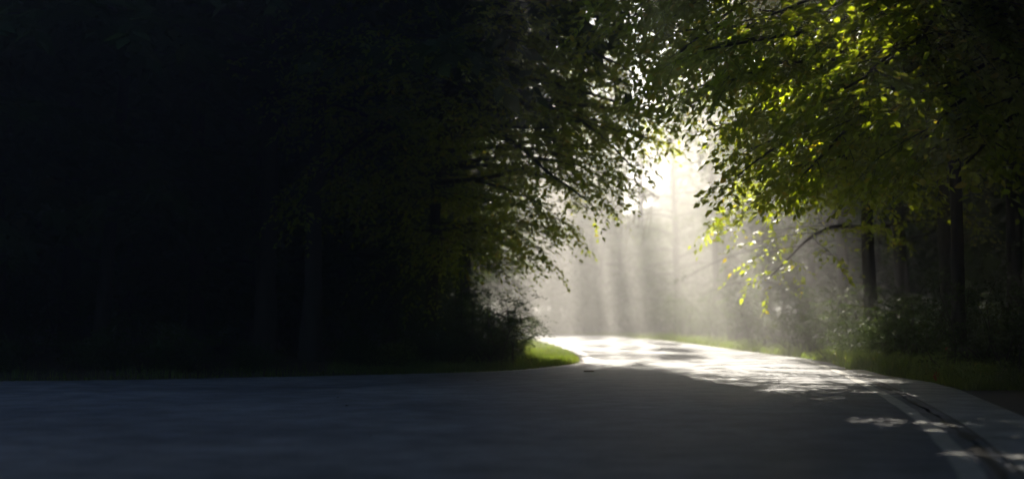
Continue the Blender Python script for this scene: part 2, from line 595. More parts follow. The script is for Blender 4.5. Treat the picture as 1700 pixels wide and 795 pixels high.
def strip(name, pl, w, z, mat, parent=None, kind='structure', jitter=0, rng=None):
    a, b = offset(pl, -w / 2), offset(pl, w / 2)
    if jitter:
        a = a + rng.normal(0, jitter, a.shape)
        b = b + rng.normal(0, jitter, b.shape)
    n = len(pl)
    V = np.zeros((2 * n, 3))
    V[:n, :2], V[n:, :2], V[:, 2] = a, b, z
    i = np.arange(n - 1)
    F = np.stack([i, i + n, i + n + 1, i + 1], -1)
    o = link(bpy.data.objects.new(name, np_mesh(name, V, [F], [mat])), parent)
    if parent is None:
        o['kind'] = kind
    return o

def dist_to(pl, P):
    best = np.full(len(P), 1e9)
    for a, b in zip(pl[:-1], pl[1:]):
        ab = b - a
        t = np.clip(((P - a) @ ab) / (ab @ ab + 1e-9), 0, 1)
        best = np.minimum(best, np.linalg.norm(P - a - t[:, None] * ab, axis=1))
    return best

def inside(poly, P):
    x, y = P[:, 0], P[:, 1]
    c = np.zeros(len(P), bool)
    j = len(poly) - 1
    for i in range(len(poly)):
        xi, yi = poly[i]
        xj, yj = poly[j]
        hit = ((yi > y) != (yj > y)) & (x < (xj - xi) * (y - yi) / (yj - yi + 1e-12) + xi)
        c ^= hit
        j = i
    return c

SHOULDER = np.vstack([offset(RIGHT_LINE, .30)[8:41], [(5.95, 21.5), (5.72, 19.5), (5.75, 17.4), (5.5, 15.6), (4.62, 11.5), (3.7, 7.2), (2.9, 1)]])
PAVED = np.vstack([LEFT_EDGE, RIGHT_EDGE[41:][::-1], SHOULDER[33:], [(1, -16), (-5, -16), (-6, -6), (-9, 2), (-18, 6), (-60, 7)]])

rng0 = np.random.default_rng(7)
# ground sheet, finely divided near the road
def axis(lo, hi, fine0, fine1, step):
    f = np.arange(fine0, fine1 + step, step)
    a = fine0 - np.geomspace(step * 1.5, fine0 - lo, 22)
    b = fine1 + np.geomspace(step * 1.5, hi - fine1, 22)
    return np.concatenate([a[::-1], f, b])

def ground_height(P):
    d = dist_to(np.vstack([PAVED, PAVED[:1]]), P)
    d[inside(PAVED, P)] = 0
    k = np.clip((d - .25) / 4, 0, 1)
    x, y = P[:, 0], P[:, 1]
    n = .5 * np.sin(x * .9 + 1.3 * np.sin(y * .31)) * np.sin(y * .8 + .7) + .35 * np.sin(x * 2.1 + y * 1.3) + .25 * np.sin(x * 3.7 - y * 2.9 + 1)
    return -.03 + k * (.16 + .09 * n) + np.clip((d - 6) / 60, 0, 1) * 1.2

gx = axis(-600, 600, -24, 24, .5)
gy = axis(-500, 900, -6, 84, .5)
GX, GY = np.meshgrid(gx, gy)
GP = np.stack([GX.ravel(), GY.ravel()], -1)
V = np.column_stack([GP, ground_height(GP)])
ii = (np.arange(len(gy) - 1)[:, None] * len(gx) + np.arange(len(gx) - 1)[None]).ravel()
F = np.stack([ii, ii + 1, ii + 1 + len(gx), ii + len(gx)], -1)
g = link(bpy.data.objects.new('ground', np_mesh('ground', V, [F], [M['soil']], smooth=True)))
g['kind'] = 'structure'
g['label'] = 'dark forest floor of soil and leaf litter under the trees'

road = polygon_object('road', ROAD, .004, M['asphalt'])
road['label'] = 'grey asphalt road curving left into the sunlit bend'
# thickness of the pavement: a low broken edge
shoulder = polygon_object('road_shoulder', SHOULDER, .0, M['concrete'])
shoulder['label'] = 'pale paved shoulder beyond the white line at lower right'
dark_wedge = polygon_object('dark_strip', [(5.45, 15.5), (4.6, 11.5), (3.7, 7.2), (2.9, 1), (8, 1), (9.5, 12), (8.5, 16.3), (6.6, 16.5), (5.8, 17.2)], -.004, M['tar'])  # plain dark sheet beside the shoulder
dark_wedge['label'] = 'dark strip right of the pale shoulder'
strip('edge_line', RIGHT_LINE[6:], .13, .009, M['paint'], road, jitter=.006, rng=rng0)
strip('edge_line', offset(LEFT_CLEAN[44:], .16), .12, .009, M['paint'], road, jitter=.005, rng=rng0)
strip('joint', offset(RIGHT_LINE, .17)[8:42], .05, .0085, M['tar'], road, jitter=.03, rng=rng0)
def wander(p0, p1, n, amp, r_):
    t = np.linspace(0, 1, n)[:, None]
    return np.array(p0) * (1 - t) + np.array(p1) * t + np.cumsum(r_.normal(0, amp, (n, 2)), 0)
strip('crack', wander((-9, 14.0), (3.5, 17.9), 90, .012, rng0), .03, .0087, M['tar'], road, jitter=.008, rng=rng0)

# ------------------------------------------------------------------ the trees that frame the road
rng = np.random.default_rng(11)
leaf_mesh = leaf_unit_mesh(M['leaf'])

# left tree reaching over the spur: its branch tips make the edge of the bright gap
lim = []
for z, ln, el in ((2.4, 1.8, 8), (3.0, 2.3, 8), (3.7, 3.2, 8), (4.3, 4.2, 8), (5.0, 5.0, 5), (5.6, 5.2, 6), (6.4, 5.3, 8), (7.2, 5.2, 12), (8.2, 5.0, 15), (9.2, 4.8, 20)):
    for a in (-150, -110, -75, -45, -18, 8, 40, 80):
        lim.append((z + rng.uniform(-.35, .35), a + rng.uniform(-12, 12), el + rng.uniform(-8, 8), ln * rng.uniform(.8, 1.08) * (1 if -120 < a < 50 else .7)))
T = grow_tree((-1.75, 25.5, .05), 11.5, .13, (.05, -.02), lim, rng, leaf=.13, per=13, sec_gap=.42, spray_gap=.21, droop=.26, mode='left')
def framed(T, label, count, box, mesh=leaf_mesh, **kw):
    # first decide on single leaves, then build the crown from the rest
    dummy = empty('beech_tree', T.base, label, 'tree', kw.pop('group', None))
    keep = pull_leaves(T, dummy, count, mesh, box)
    leaf_select(T, keep)
    tmp = put_tree(T, 'temporary', None, None, None, leafmat='leaf', bark=kw.get('bark', 'bark'), detail=kw.get('detail', True), twigs=kw.get('twigs', True), split_limbs=True)
    for ch in list(tmp.children):
        ch.parent = dummy
    bpy.data.objects.remove(tmp)
    return dummy
framed(T, 'leafy tree leaning over the grass spur, dark branches reaching right across the road', 300, (860, 0, 1110, 480), twigs=False, detail=False)

rng = np.random.default_rng(21)
# second left tree, just behind, its leaf edges lit yellow
lim = []
for z, ln, el in ((3.4, 2.6, 0), (4.4, 3.6, 4), (5.4, 4.2, 8), (6.5, 4.4, 10), (7.6, 4.6, 12), (8.8, 4.4, 18), (10, 4.0, 25), (11, 3.4, 30)):
    for a in (-130, -80, -35, 0, 35, 90):
        lim.append((z + rng.uniform(-.4, .4), a + rng.uniform(-15, 15), el + rng.uniform(-8, 8), ln * rng.uniform(.8, 1.1)))
T = grow_tree((-1.3, 33.0, .1), 13, .15, (.03, -.02), lim, rng, leaf=.15, per=12, sec_gap=.46, spray_gap=.25, droop=.22, mode='left')
o = put_tree(T, 'beech_tree', 'tall leafy tree behind the grass spur with sunlit yellow leaf edges', leafmat='leaf', detail=False)
# dead drooping twigs at the end of one limb
dead = [np.array([(-1.0, 33, 5.6), (0.2, 32.8, 5.5), (1.4, 32.6, 5.2), (2.4, 32.4, 4.8), (3.2, 32.2, 4.3), (3.75, 32.1, 3.9)])]
drad = [np.linspace(.03, .012, 6)]
for k in range(22):
    t = rng.uniform(.55, 1)
    a, _ = at_path(dead[0][None], np.array([t]))
    sx = rng.uniform(-.9, .25)
    L_ = rng.uniform(.7, 1.7)
    tt = np.linspace(0, 1, 6)
    dead.append(a + np.column_stack([sx * tt ** .7 * L_ * .6, rng.normal(0, .25) * tt, -L_ * tt ** 1.5 * .9]) + np.cumsum(rng.normal(0, .025, (6, 3)), 0) * tt[:, None])
    drad.append(np.linspace(.009, .003, 6))
V, qd = tube_arrays(np.array(dead) - T.base, np.array(drad), 5)
link(bpy.data.objects.new('dead_branch', np_mesh('dead_branch', V, [qd], [M['dead_twig']], smooth=True)), o)['label'] = 'bare brown twigs drooping in the bright gap'

rng = np.random.default_rng(22)
# right tree: long low limbs reaching left over the pavement
lim = [(8.0, 224, -2, 6.4), (6.6, 205, 3, 5.2), (7.4, 190, 3, 5.2), (5.8, 232, 6, 5.0), (8.6, 238, -1, 6.2)]
for k in range(14):
    lim.append((rng.uniform(4.0, 6.6), rng.uniform(200, 262), rng.uniform(4, 12), rng.uniform(3.4, 4.9)))
for z, ln, el in ((3.6, 3.0, 8), (4.2, 3.7, 8), (4.8, 4.2, 8), (5.4, 4.7, 8), (6.1, 5.2, 6), (6.8, 5.4, 8), (7.6, 5.4, 10), (8.5, 5.2, 14), (9.5, 4.8, 20)):
    for a in (120, 150, 175, 195, 215, 240, 270, 320):
        lim.append((z + rng.uniform(-.35, .35), a + rng.uniform(-11, 11), el + rng.uniform(-8, 8), ln * rng.uniform(.8, 1.08) * (.6 if a in (320, 120) else 1)))
T = grow_tree((6.7, 19.2, .05), 12, .11, (-.035, -.015), lim, rng, leaf=.15, per=13, sec_gap=.36, spray_gap=.22, droop=.26, mode='right')
put_tree(T, 'beech_tree', 'leafy tree on the right verge with long dark limbs over the road', leafmat='leaf')

rng = np.random.default_rng(23)
# nearer right tree, its trunk outside the picture: the sprays that glow yellow-green
lim = []
for z, ln, el in ((4.3, 6.4, 4), (4.6, 6.7, 4), (4.9, 6.9, 4), (5.3, 7.0, 5), (5.7, 7.0, 5), (6.2, 6.8, 6)):
    for a in (196, 205, 213, 220, 228, 237):
        lim.append((z + rng.uniform(-.3, .3), a + rng.uniform(-5, 5), el + rng.uniform(-5, 5), ln * rng.uniform(.85, 1.06)))
T = grow_tree((8.7, 17.1, .05), 10, .13, (-.03, -.02), lim, rng, leaf=.125, per=14, sec_gap=.34, spray_gap=.2, droop=.22, mode='right_near', min_t=.38)
framed(T, 'bright yellow-green backlit leaf sprays hanging in from a tree beyond the right edge', 300, (1080, 0, 1500, 370))

rng = np.random.default_rng(24)
# farther right tree with layered lit sprays
lim = []
for z, ln, el in ((3.2, 4.6, 5), (3.7, 5.0, 6), (4.3, 5.2, 6), (5.0, 5.2, 6), (5.7, 4.8, 8), (6.6, 4.6, 8), (7.6, 4.6, 12), (8.8, 4.4, 16), (10, 4, 25)):
    for a in (110, 145, 175, 200, 230, 265, 330):
        lim.append((z + rng.uniform(-.4, .4), a + rng.uniform(-13, 13), el + rng.uniform(-8, 8), ln * rng.uniform(.8, 1.1) * (.6 if a == 330 else 1)))
T = grow_tree((7.7, 27.0, .08), 13, .16, (-.03, -.01), lim, rng, leaf=.14, per=12, sec_gap=.42, spray_gap=.23, droop=.24, mode='right_far')
put_tree(T, 'beech_tree', 'leafy tree behind the right verge, lower sprays glowing in hazy light', leafmat='leaf')

rng = np.random.default_rng(25)
# pine at the inside of the bend, drooping needles and dead twigs
lim = []
for z in (2.6, 3.2, 3.9, 4.6, 5.4, 6.3, 7.3, 8.4):
    for a in (-120, -70, -30, 5, 45):
        lim.append((z, a + rng.uniform(-14, 14), rng.uniform(-14, 4), rng.uniform(2.2, 3.0)))
T = grow_tree((-1.6, 39.5, .1), 14, .16, (.02, 0), lim, rng, leaf=.16, per=16, sec_gap=.42, spray_gap=.26, spray=(.25, .45), droop=.4, mode='left', needles=True)
put_tree(T, 'pine_tree', 'pine with drooping needle tufts at the inside of the bend', leafmat='needle')

# ------------------------------------------------------------------ tall trees whose crowns close over the foreground, the unseen ones added for shade
def tall(base, H, r, lean, z0, lmax, az0, n, label, group=None, spread=260, leaf=.28, seed=0, mode='far', bark='bark', per=11, gap=.62, sgap=.34):
    q = np.random.default_rng(seed)
    T = grow_tree(base, H, r, lean, auto_limbs(q, z0, H * .96, n, lmax, az0, spread, (2, 26), .45), q, leaf=leaf, per=per, sec_gap=gap, spray_gap=sgap,
                  spray=(.55, .95), droop=.2, mode=mode, sec_len=.45)
    return put_tree(T, 'forest_tree', label, 'tree', group, bark=bark)

tall((-3.7, 23.2, .05), 17, .17, (.02, .0), 6.5, 8.0, -40, 44, 'broad straight trunk rising just behind the left road edge', seed=1, bark='bark_pale')
tall((-6.2, 25.0, .1), 18, .16, (.01, .01), 6.5, 6.5, -30, 38, 'dark straight trunk left of the broad straight trunk, close to the road edge', seed=2)
tall((-11.4, 26.5, .1), 18, .2, (0, .0), 6.0, 7, -60, 38, 'thick dark trunk far left near the road edge', seed=3)
tall((-2.9, 29.5, .1), 18, .14, (.045, .0), 7, 6.5, 0, 34, 'slim trunk leaning right behind the left shrub', seed=4)
tall((-4.4, 34.0, .1), 19, .15, (.03, .0), 7, 6, 0, 30, 'second leaning trunk deeper behind the left shrub', seed=5)
tall((9.1, 22.8, .05), 18, .15, (-.02, -.01), 7.5, 9.5, 195, 46, 'stout dark trunk on the right just behind the verge bushes', seed=6)
tall((8.0, 13.2, .0), 17, .2, (-.02, .02), 7.0, 10, 170, 60, 'large unseen shade tree added beside the dark strip at the right edge', seed=7, leaf=.42)  # trunk out of view; crown thickened to block the sun
tall((9.6, 31.0, .1), 18, .18, (-.03, .0), 6.5, 6, 210, 34, 'leaning dark trunk right of the hazy bend', seed=8)
tall((10.5, 7.5, .1), 17, .2, (-.02, .02), 7.0, 10.5, 150, 44, 'large unseen shade tree added right of the camera', seed=9, leaf=.42)
tall((-10.0, 23.6, .05), 17, .15, (.01, .0), 5.5, 6.5, -60, 36, 'slender dark trunk close to the left road edge between two thicker trunks', seed=10)

shade_right = tall((7.9, 3.0, .05), 17, .2, (-.03, .02), 6.5, 10, 165, 46, 'unseen shade tree added beside the camera on the right, its limbs over the road', seed=11, leaf=.42)  # unseen, added so its limbs keep sun off the near road
tall((-7.6, 23.4, .05), 17, .13, (.05, -.05), 7.0, 7.0, -50, 46, 'thin trunk leaning towards the road at left, beside the dark straight trunk', seed=13)
for k, (x, y) in enumerate(((-3.4, 40.5), (-3.9, 47.0), (-3.9, 54.0))):
    tall((x, y, .1), 19, .15, (.0, .0), 2.5, 4.2, 180, 46, ['dark trunk inside the bend beside the pine', 'dark trunk inside the bend behind the pine', 'last dark trunk inside the bend before the far road'][k],
         spread=360, seed=30 + k, leaf=.28)
tall((9.3, 35.5, .1), 19, .17, (-.02, .0), 9.5, 9.5, 185, 40, 'tall dark trunk right of the bend behind the hazy bushes', spread=150, seed=14)
tall((-2.9, 36.8, .1), 19.5, .15, (.02, .0), 9.5, 8.5, -5, 40, 'tall trunk between the spur and the pine', spread=150, seed=15)
tall((8.9, 25.6, .1), 18, .15, (-.02, .0), 9.0, 8.5, 185, 36, 'upright dark trunk behind the taller right bush', spread=150, seed=16)
shade_left = tall((-10.6, 0.2, .05), 17, .2, (.04, .03), 6.5, 10.5, 45, 44, 'unseen shade tree added left of the camera by the side road', seed=17, leaf=.42)  # unseen, added to close the canopy above the left foreground
tall((9.9, 49.0, .1), 18.5, .17, (-.03, .0), 8.5, 9.5, 180, 18, 'hazy trunk on the outer bank whose crown hangs over the bend', spread=130, seed=19, gap=.42, sgap=.26)
tall((9.4, 57.5, .1), 19, .17, (-.03, .0), 8.5, 9.5, 185, 18, 'hazy trunk farther along the outer bank, right of the light shafts', spread=130, seed=20, gap=.42, sgap=.26)
tall((-2.3, 45.0, .1), 18.5, .15, (.03, .0), 9.0, 8.5, 0, 18, 'trunk at the inside of the bend whose crown hangs over the light shafts', spread=130, seed=21, gap=.42, sgap=.26)
copy_tree(shade_right, (8.7, 7.2, .05), .12, 1.05, 'second unseen shade tree added beside the camera on the right')  # this and the next copies are unseen, added to stop sun leaks overhead
copy_tree(shade_right, (8.6, -1.5, .05), -.16, 1.0, 'third unseen shade tree added beside the camera on the right')
copy_tree(shade_right, (9.4, 10.4, .05), .3, 1.05, 'fourth unseen shade tree added beside the camera on the right')
copy_tree(shade_left, (-12.6, 1.2, .05), .15, 1.05, 'second unseen shade tree added beside the camera on the left')
copy_tree(shade_left, (-8.4, -3.2, .05), -.25, 1.0, 'third unseen shade tree added beside the camera on the left')
EXTRA_INSIDE = [(-6.8, 38.0), (-8.2, 43.0), (-7.2, 48.5), (-8.4, 53.5), (-11.5, 47.5), (-12.5, 54.0), (-11.5, 41)]
EXTRA_BEYOND = [(-8, 85), (-12, 91), (-17, 88), (-3.5, 93), (-12, 82.5), (-22, 92), (-27, 98), (-20, 99), (-5.5, 78.5), (-4.8, 83.5), (-9.0, 81.0), (-8.5, 88)]
EXTRA_LOW = [(-3.6, 28.0), (-3.8, 32.0), (-4.4, 36.5), (-5.4, 26.0), (-4.0, 43.5), (-7.0, 30.0), (-8.0, 27), (-5.5, 48.5), (-10, 31)]
EXTRA_DEEP = [(-22, 55), (-17, 57), (-13, 58), (-9.8, 57), (-25, 50), (-19, 50), (-14.5, 52), (-6.5, 52.8), (-28, 57), (-21, 44), (-16, 45), (-12, 36), (-15.5, 34), (-19, 37), (-24, 42)]

# ------------------------------------------------------------------ background across the bend
bgx = [(-7, 74), (-3, 79), (1.0, 75.5), (5.0, 72.0), (9.0, 68.5), (12.5, 62), (12.0, 53), (10.5, 44.5), (11.6, 38.0), (3.0, 85), (8.5, 82), (14, 76), (2.6, 79.5), (6.6, 77.0)]
for k, (x, y) in enumerate(bgx):
    q = np.random.default_rng(100 + k)
    H = q.uniform(16.5, 19.5) if x > 0 else q.uniform(20, 21.5)
    T = grow_tree((x, y, .15), H, q.uniform(.13, .24), (q.normal(0, .015), q.normal(0, .015)),
                  auto_limbs(q, 1.6, H * .96, 62 if 0 < x < 9.5 else 46, 4.6, 0, 360, (-6, 20), .25), q, leaf=.24, per=7, sec_gap=.6, spray_gap=.36, spray=(.5, .9), droop=.25, mode='far', sec_len=.45)
    lab = ['hazy tree left of the far road where it leaves the picture', 'hazy tree behind the far road, second from the left bank',
           'hazy tree straight across the bend behind the leftmost light shafts', 'hazy tree across the bend behind the brightest light shaft',
           'hazy tree across the bend behind the dark slanting shaft', 'hazy tree on the outer bank right of the dark slanting shaft',
           'hazy tree at the right of the bend behind the far grass verge', 'dim tree between the hazy bend and the right bushes',
           'dim tree above the right bushes, its trunk slightly veiled', 'faint tree deep behind the bend, left of the sky gap',
           'faint tree deep behind the bend under the sky gap', 'faint tree deep behind the outer bank, right of the sky gap',
           'hazy tree in the second row across the bend, left of the brightest shaft', 'hazy tree in the second row across the bend, right of the brightest shaft'][k]
    put_tree(T, 'forest_tree', lab, 'tree', 'trees across the bend')

# ------------------------------------------------------------------ the woods to both sides: copies of three kinds
protos = []
def proto(seed, H, z0, lmax, n, loc, label, group):
    q = np.random.default_rng(seed)
    T = grow_tree((0, 200 + seed, 0), H, .16, (q.normal(0, .02), q.normal(0, .02)), auto_limbs(q, z0, H * .96, n, lmax, 0, 360, (0, 25), .4), q, leaf=.40, per=11,
                  sec_gap=.62, spray_gap=.38, spray=(.6, 1.0), droop=.2, mode='far', sec_len=.45)
    o = put_tree(T, 'forest_tree', label, 'tree', group)
    o.location = loc
    return o
LW = 'dark tree deep in the black woods behind the left roadside trunks'
RW = 'dark tree deep in the black woods behind the right verge'
NW = 'shade tree lining the road behind the viewpoint'
FW = 'faint tree far back in the haze beyond the bend'
spots = {LW: [], RW: [], NW: [], FW: []}
q = np.random.default_rng(5)
def scatter(lab, n, x0, x1, y0, y1, dmin, ok=None):
    tries = 0
    while n and tries < 4000:
        tries += 1
        p = (q.uniform(x0, x1), q.uniform(y0, y1))
        if ok and not ok(*p):
            continue
        if all(math.hypot(p[0] - a, p[1] - b) > dmin for L_ in spots.values() for a, b in L_):
            spots[lab].append(p)
            n -= 1
spots[LW] += EXTRA_INSIDE
spots[FW] += EXTRA_BEYOND
scatter(LW, 62, -38, -5.6, 21, 66, 2.7, lambda x, y: x < -5.2 - max(0, (y - 50)) * .9 and y > 19.5 - .05 * x)
scatter(RW, 56, 12.5, 38, 8, 66, 2.9)
gap = lambda x, y: not .075 < x / y < .13
scatter(FW, 34, -45, 55, 92, 125, 4.5, gap)
scatter(FW, 14, 16, 45, 62, 92, 4.5, gap)
scatter(NW, 4, 13, 24, -26, 4, 4.5)
scatter(NW, 4, -28, -16, -26, 2, 4.5, lambda x, y: y < 1 + .1 * x or x > -14)
protos = None
P3 = []
allspots = [(lab, p) for lab, L_ in spots.items() for p in L_]
for k in range(3):
    lab, p = allspots[k]
    P3.append(proto(40 + k, (17, 15, 18)[k], (3.0, 1.8, 4.5)[k], (5.0, 4.4, 5.4)[k], (58, 56, 54)[k], (*p, .1), lab, 'woods'))
GR = {LW: 'trees of the left woods', RW: 'trees of the right woods', NW: 'trees behind the viewpoint', FW: 'far trees beyond the bend'}
for k in range(3):
    P3[k]['group'] = GR[allspots[k][0]]
for k, (lab, p) in enumerate(allspots[3:]):
    z = float(ground_height(np.array([p]))[0])
    copy_tree(P3[k % 3], (*p, z - .05), q.uniform(0, 6.28), q.uniform(.85, 1.15), lab, GR[lab])

for k, p in enumerate(EXTRA_LOW):
    copy_tree(P3[1], (*p, .05), k * 1.3, (.62 if k < 9 else .40) + .05 * (k % 3), 'low-branched young tree filling the dark left understory', 'young trees of the left understory')

for k, p in enumerate(((7.5, 92), (9.5, 95), (11.8, 92), (8.6, 99), (10.8, 101), (12.8, 98), (9.4, 88.5), (12.5, 87), (6.4, 97), (14.5, 93))):
    copy_tree(P3[1], (*p, .6), k * 2.3, .5 + .05 * (k % 3), 'low faint tree under the sky gap far beyond the bend', 'low trees under the sky gap')
for k, (p, sc_, lab) in enumerate((((-4.6, 23.6), 1.15, 'tall dense-crowned tree behind the broad trunk on the left'), ((-8.8, 25.2), 1.2, 'tall dense-crowned tree second from the spur in the left front row'),
                                   ((-13.2, 23.6), 1.2, 'tall dense-crowned tree third from the spur in the left front row'), ((-17.5, 24.5), 1.2, 'tall dense-crowned tree at the far left of the front row'),
                                   ((10.6, 17.0), 1.15, 'unseen dense-crowned tree added for shade behind the right verge grass'), ((11.0, 11.5), 1.2, 'unseen dense-crowned tree added for shade right of the dark strip'),
                                   ((-4.4, 27.8), 1.15, 'tall dense-crowned tree behind the left shrub'),
                                   ((-9.5, -9.0), 1.2, 'unseen shade tree added behind the camera on the left'), ((5.2, -11.0), 1.2, 'unseen shade tree added behind the camera on the right'),  # rear trees are unseen, added to keep sun off the road behind
                                   ((-8.5, -18.0), 1.2, 'second unseen shade tree added behind the camera on the left'), ((4.0, -20.0), 1.2, 'second unseen shade tree added behind the camera on the right'),
                                   ((-2.5, -25.0), 1.2, 'unseen tree added to shade the road behind the camera'))):
    copy_tree(P3[2], (*p, .05), k * 1.1, sc_, lab, 'dense trees of the front rows')  # dense copies added to block sun leaks, several out of view
for k, p in enumerate(EXTRA_DEEP):
    copy_tree(P3[1], (*p, .1), k * 1.9, .7 + .06 * (k % 3), 'low-branched dark tree far back in the black left woods', 'low trees far back in the left woods')

# ------------------------------------------------------------------ shrubs
def grow_shrub(seed, H, W, leaf, per=10, n=26):
    q = np.random.default_rng(seed)
    p0 = np.column_stack([q.normal(0, W * .16, n), q.normal(0, W * .16, n), np.zeros(n)])
    az = q.uniform(0, 2 * math.pi, n)
    sp = q.uniform(.15, .9, n)
    d = np.column_stack([np.cos(az) * sp, np.sin(az) * sp, np.ones(n)])
    L = np.hypot(W * .5 * sp, H) * q.uniform(.55, 1.0, n)
    SP = grow_path(p0, d, L, 8, q, .35, .13)
    P, D, LL = [], [], []
    for k in range(int(1 / .055)):
        t = np.full(n, .12 + k * .055) + q.normal(0, .02, n)
        ok = t < 1
        pts, tg = at_path(SP[ok], t[ok])
        a = q.uniform(0, 6.28, ok.sum())
        dd = norm(tg * .5 + np.column_stack([np.cos(a), np.sin(a), q.normal(0, .25, ok.sum())]))
        P.append(pts); D.append(dd); LL.append(q.uniform(.25, .55, ok.sum()) * W / 2.2)
    P, D, LL = np.concatenate(P), np.concatenate(D), np.concatenate(LL)
    Nn = norm(UP + q.normal(0, .35, P.shape))
    Nn = norm(Nn - D * (Nn * D).sum(-1, keepdims=True))
    lv = spray_leaves(P, D, Nn, LL, per, leaf, q, .35, .5)
    lv = tuple(a[lv[0][:, 2] > .03] for a in lv)
    return SP, np.minimum(.02, .012 * H)* np.linspace(1, .2, 8)[None].repeat(n, 0), lv

shrub_meshes = []
for s, (H, W, leaf) in enumerate(((1.9, 2.2, .085), (1.3, 1.8, .075), (2.6, 2.4, .10), (0.8, 1.5, .07))):
    SP, rr, lv = grow_shrub(300 + s, H, W, leaf)
    V1, q1 = tube_arrays(SP, rr, 4)
    stem = np_mesh('stem', V1, [q1], [M['bark']])
    V2, F2 = leaf_arrays(*lv, LEAF4, LEAF4_F)
    fol = np_mesh('foliage', V2, [F2], [M['leaf_dark']])
    shrub_meshes.append((stem, fol))

def shrub(kind, x, y, s, rz, label, group=None):
    z = float(ground_height(np.array([(x, y)]))[0])
    e = empty('shrub', (x, y, z - .03), label, 'shrub', group)
    e.rotation_euler = (0, 0, rz)
    e.scale = (s, s, s)
    link(bpy.data.objects.new('stem', shrub_meshes[kind][0]), e)
    f = link(bpy.data.objects.new('foliage', shrub_meshes[kind][1]), e)
    f['kind'] = 'stuff'
    return e

shrub(0, -.35, 23.4, .82, .3, 'glossy leafy shrub at the left end of the sunlit grass spur')
shrub(2, -1.3, 24.4, .8, 1.9, 'taller shrub behind the glossy shrub on the left')
shrub(1, -1.35, 22.3, .7, 4.1, 'low shrub at the road edge left of the glossy shrub')
shrub(3, -2.6, 21.6, .8, 2.2, 'small low shrub beside the broad straight trunk')
shrub(1, -.1, 26.5, .8, 5.1, 'shrub on the spur behind the glossy shrub')
shrub(0, -.6, 29.5, .9, 3.3, 'shrub in shade at the back of the grass spur')
LV = 'low dark shrub along the black left verge'
for k, (x, y) in enumerate(((-4.2, 20.6), (-5.3, 20.0), (-6.6, 20.4), (-7.9, 19.6), (-9.0, 19.6), (-10.6, 19.2), (-12.4, 19.4), (-14.5, 19))):
    shrub((3, 1, 3, 1)[k % 4], x, y, q.uniform(.6, 1.0), q.uniform(0, 6), LV, 'shrubs of the left verge')
RB = ['leafy bush at the edge of the right verge, nearest the sunlit grass', 'taller bush behind the sunlit grass of the right verge', 'broad green bush on the right verge under the lit leaves',
      'bush right of the broad green bush', 'dark bush below the stout right trunk', 'dark bush at the far right behind the glinting grass', 'low bush in shade above the glinting grass',
      'bush farther along the right verge, greyed by haze', 'hazy bush beside the far right grass strip', 'hazy bush left of the far right grass strip', 'pale hazy bush at the foot of the dark slanting shaft',
      'dense leafy bush hiding the foot of the nearest right trunk', 'leafy bush at the right edge of the glinting grass', 'low leafy bush between the verge grass and the broad green bush', 'small bush beside the bend end of the right verge']
for k, (kd, x, y, s) in enumerate(((1, 7.1, 25.2, .8), (0, 7.6, 27.6, .9), (2, 8.2, 24.6, .8), (0, 8.2, 21.9, .8), (2, 9.3, 22.2, .85), (0, 9.2, 18.6, .9), (1, 7.6, 19.2, .7),
                                   (0, 7.6, 32, .95), (0, 7.8, 38, 1), (2, 7.9, 45, 1.0), (0, 7.6, 52, 1.1), (0, 6.95, 18.3, .85), (0, 8.3, 17.4, .9), (0, 6.95, 22.4, .75), (1, 6.9, 24.0, .7))):
    shrub(kd, x, y, s, k * 1.7, RB[k])
FB = 'dim hazy shrub on the bank behind the far road'
for k, (x, y) in enumerate(((6.2, 60), (4.4, 64.5), (2.2, 68.5), (-.5, 71.5), (-3.5, 74.5), (-6.5, 77), (8.4, 58), (3.5, 69.5), (.5, 74), (7, 65), (9.5, 62), (-2, 78), (5, 75))):
    shrub((0, 2, 1)[k % 3], x, y, q.uniform(1.0, 1.5), q.uniform(0, 6), FB, 'shrubs on the far bank')
DW = 'dark undergrowth bush among the trunks of the woods'
for x, y in ((-17, 64), (-18.3, 70), (-13.5, 62.5), (-14.6, 68), (-20, 66), (-4.5, 50), (-4.7, 46), (-3.7, 42), (-22, 62), (-11, 60), (-4.0, 36), (-9, 45), (-12, 50)):
    shrub(2, x, y, 1.55, x, DW, 'undergrowth of the woods')
n = 0
while n < 60:
    if n % 2:
        x, y = q.uniform(9.5, 26), q.uniform(17, 58)
    else:
        x, y = q.uniform(-26, -3.2), q.uniform(23, 60)
        if x > -3.2 - max(0, y - 42) * .8:
            continue
    shrub((0, 2, 2)[n % 3], x, y, q.uniform(.9, 1.5), q.uniform(0, 6), DW, 'undergrowth of the woods')
    n += 1

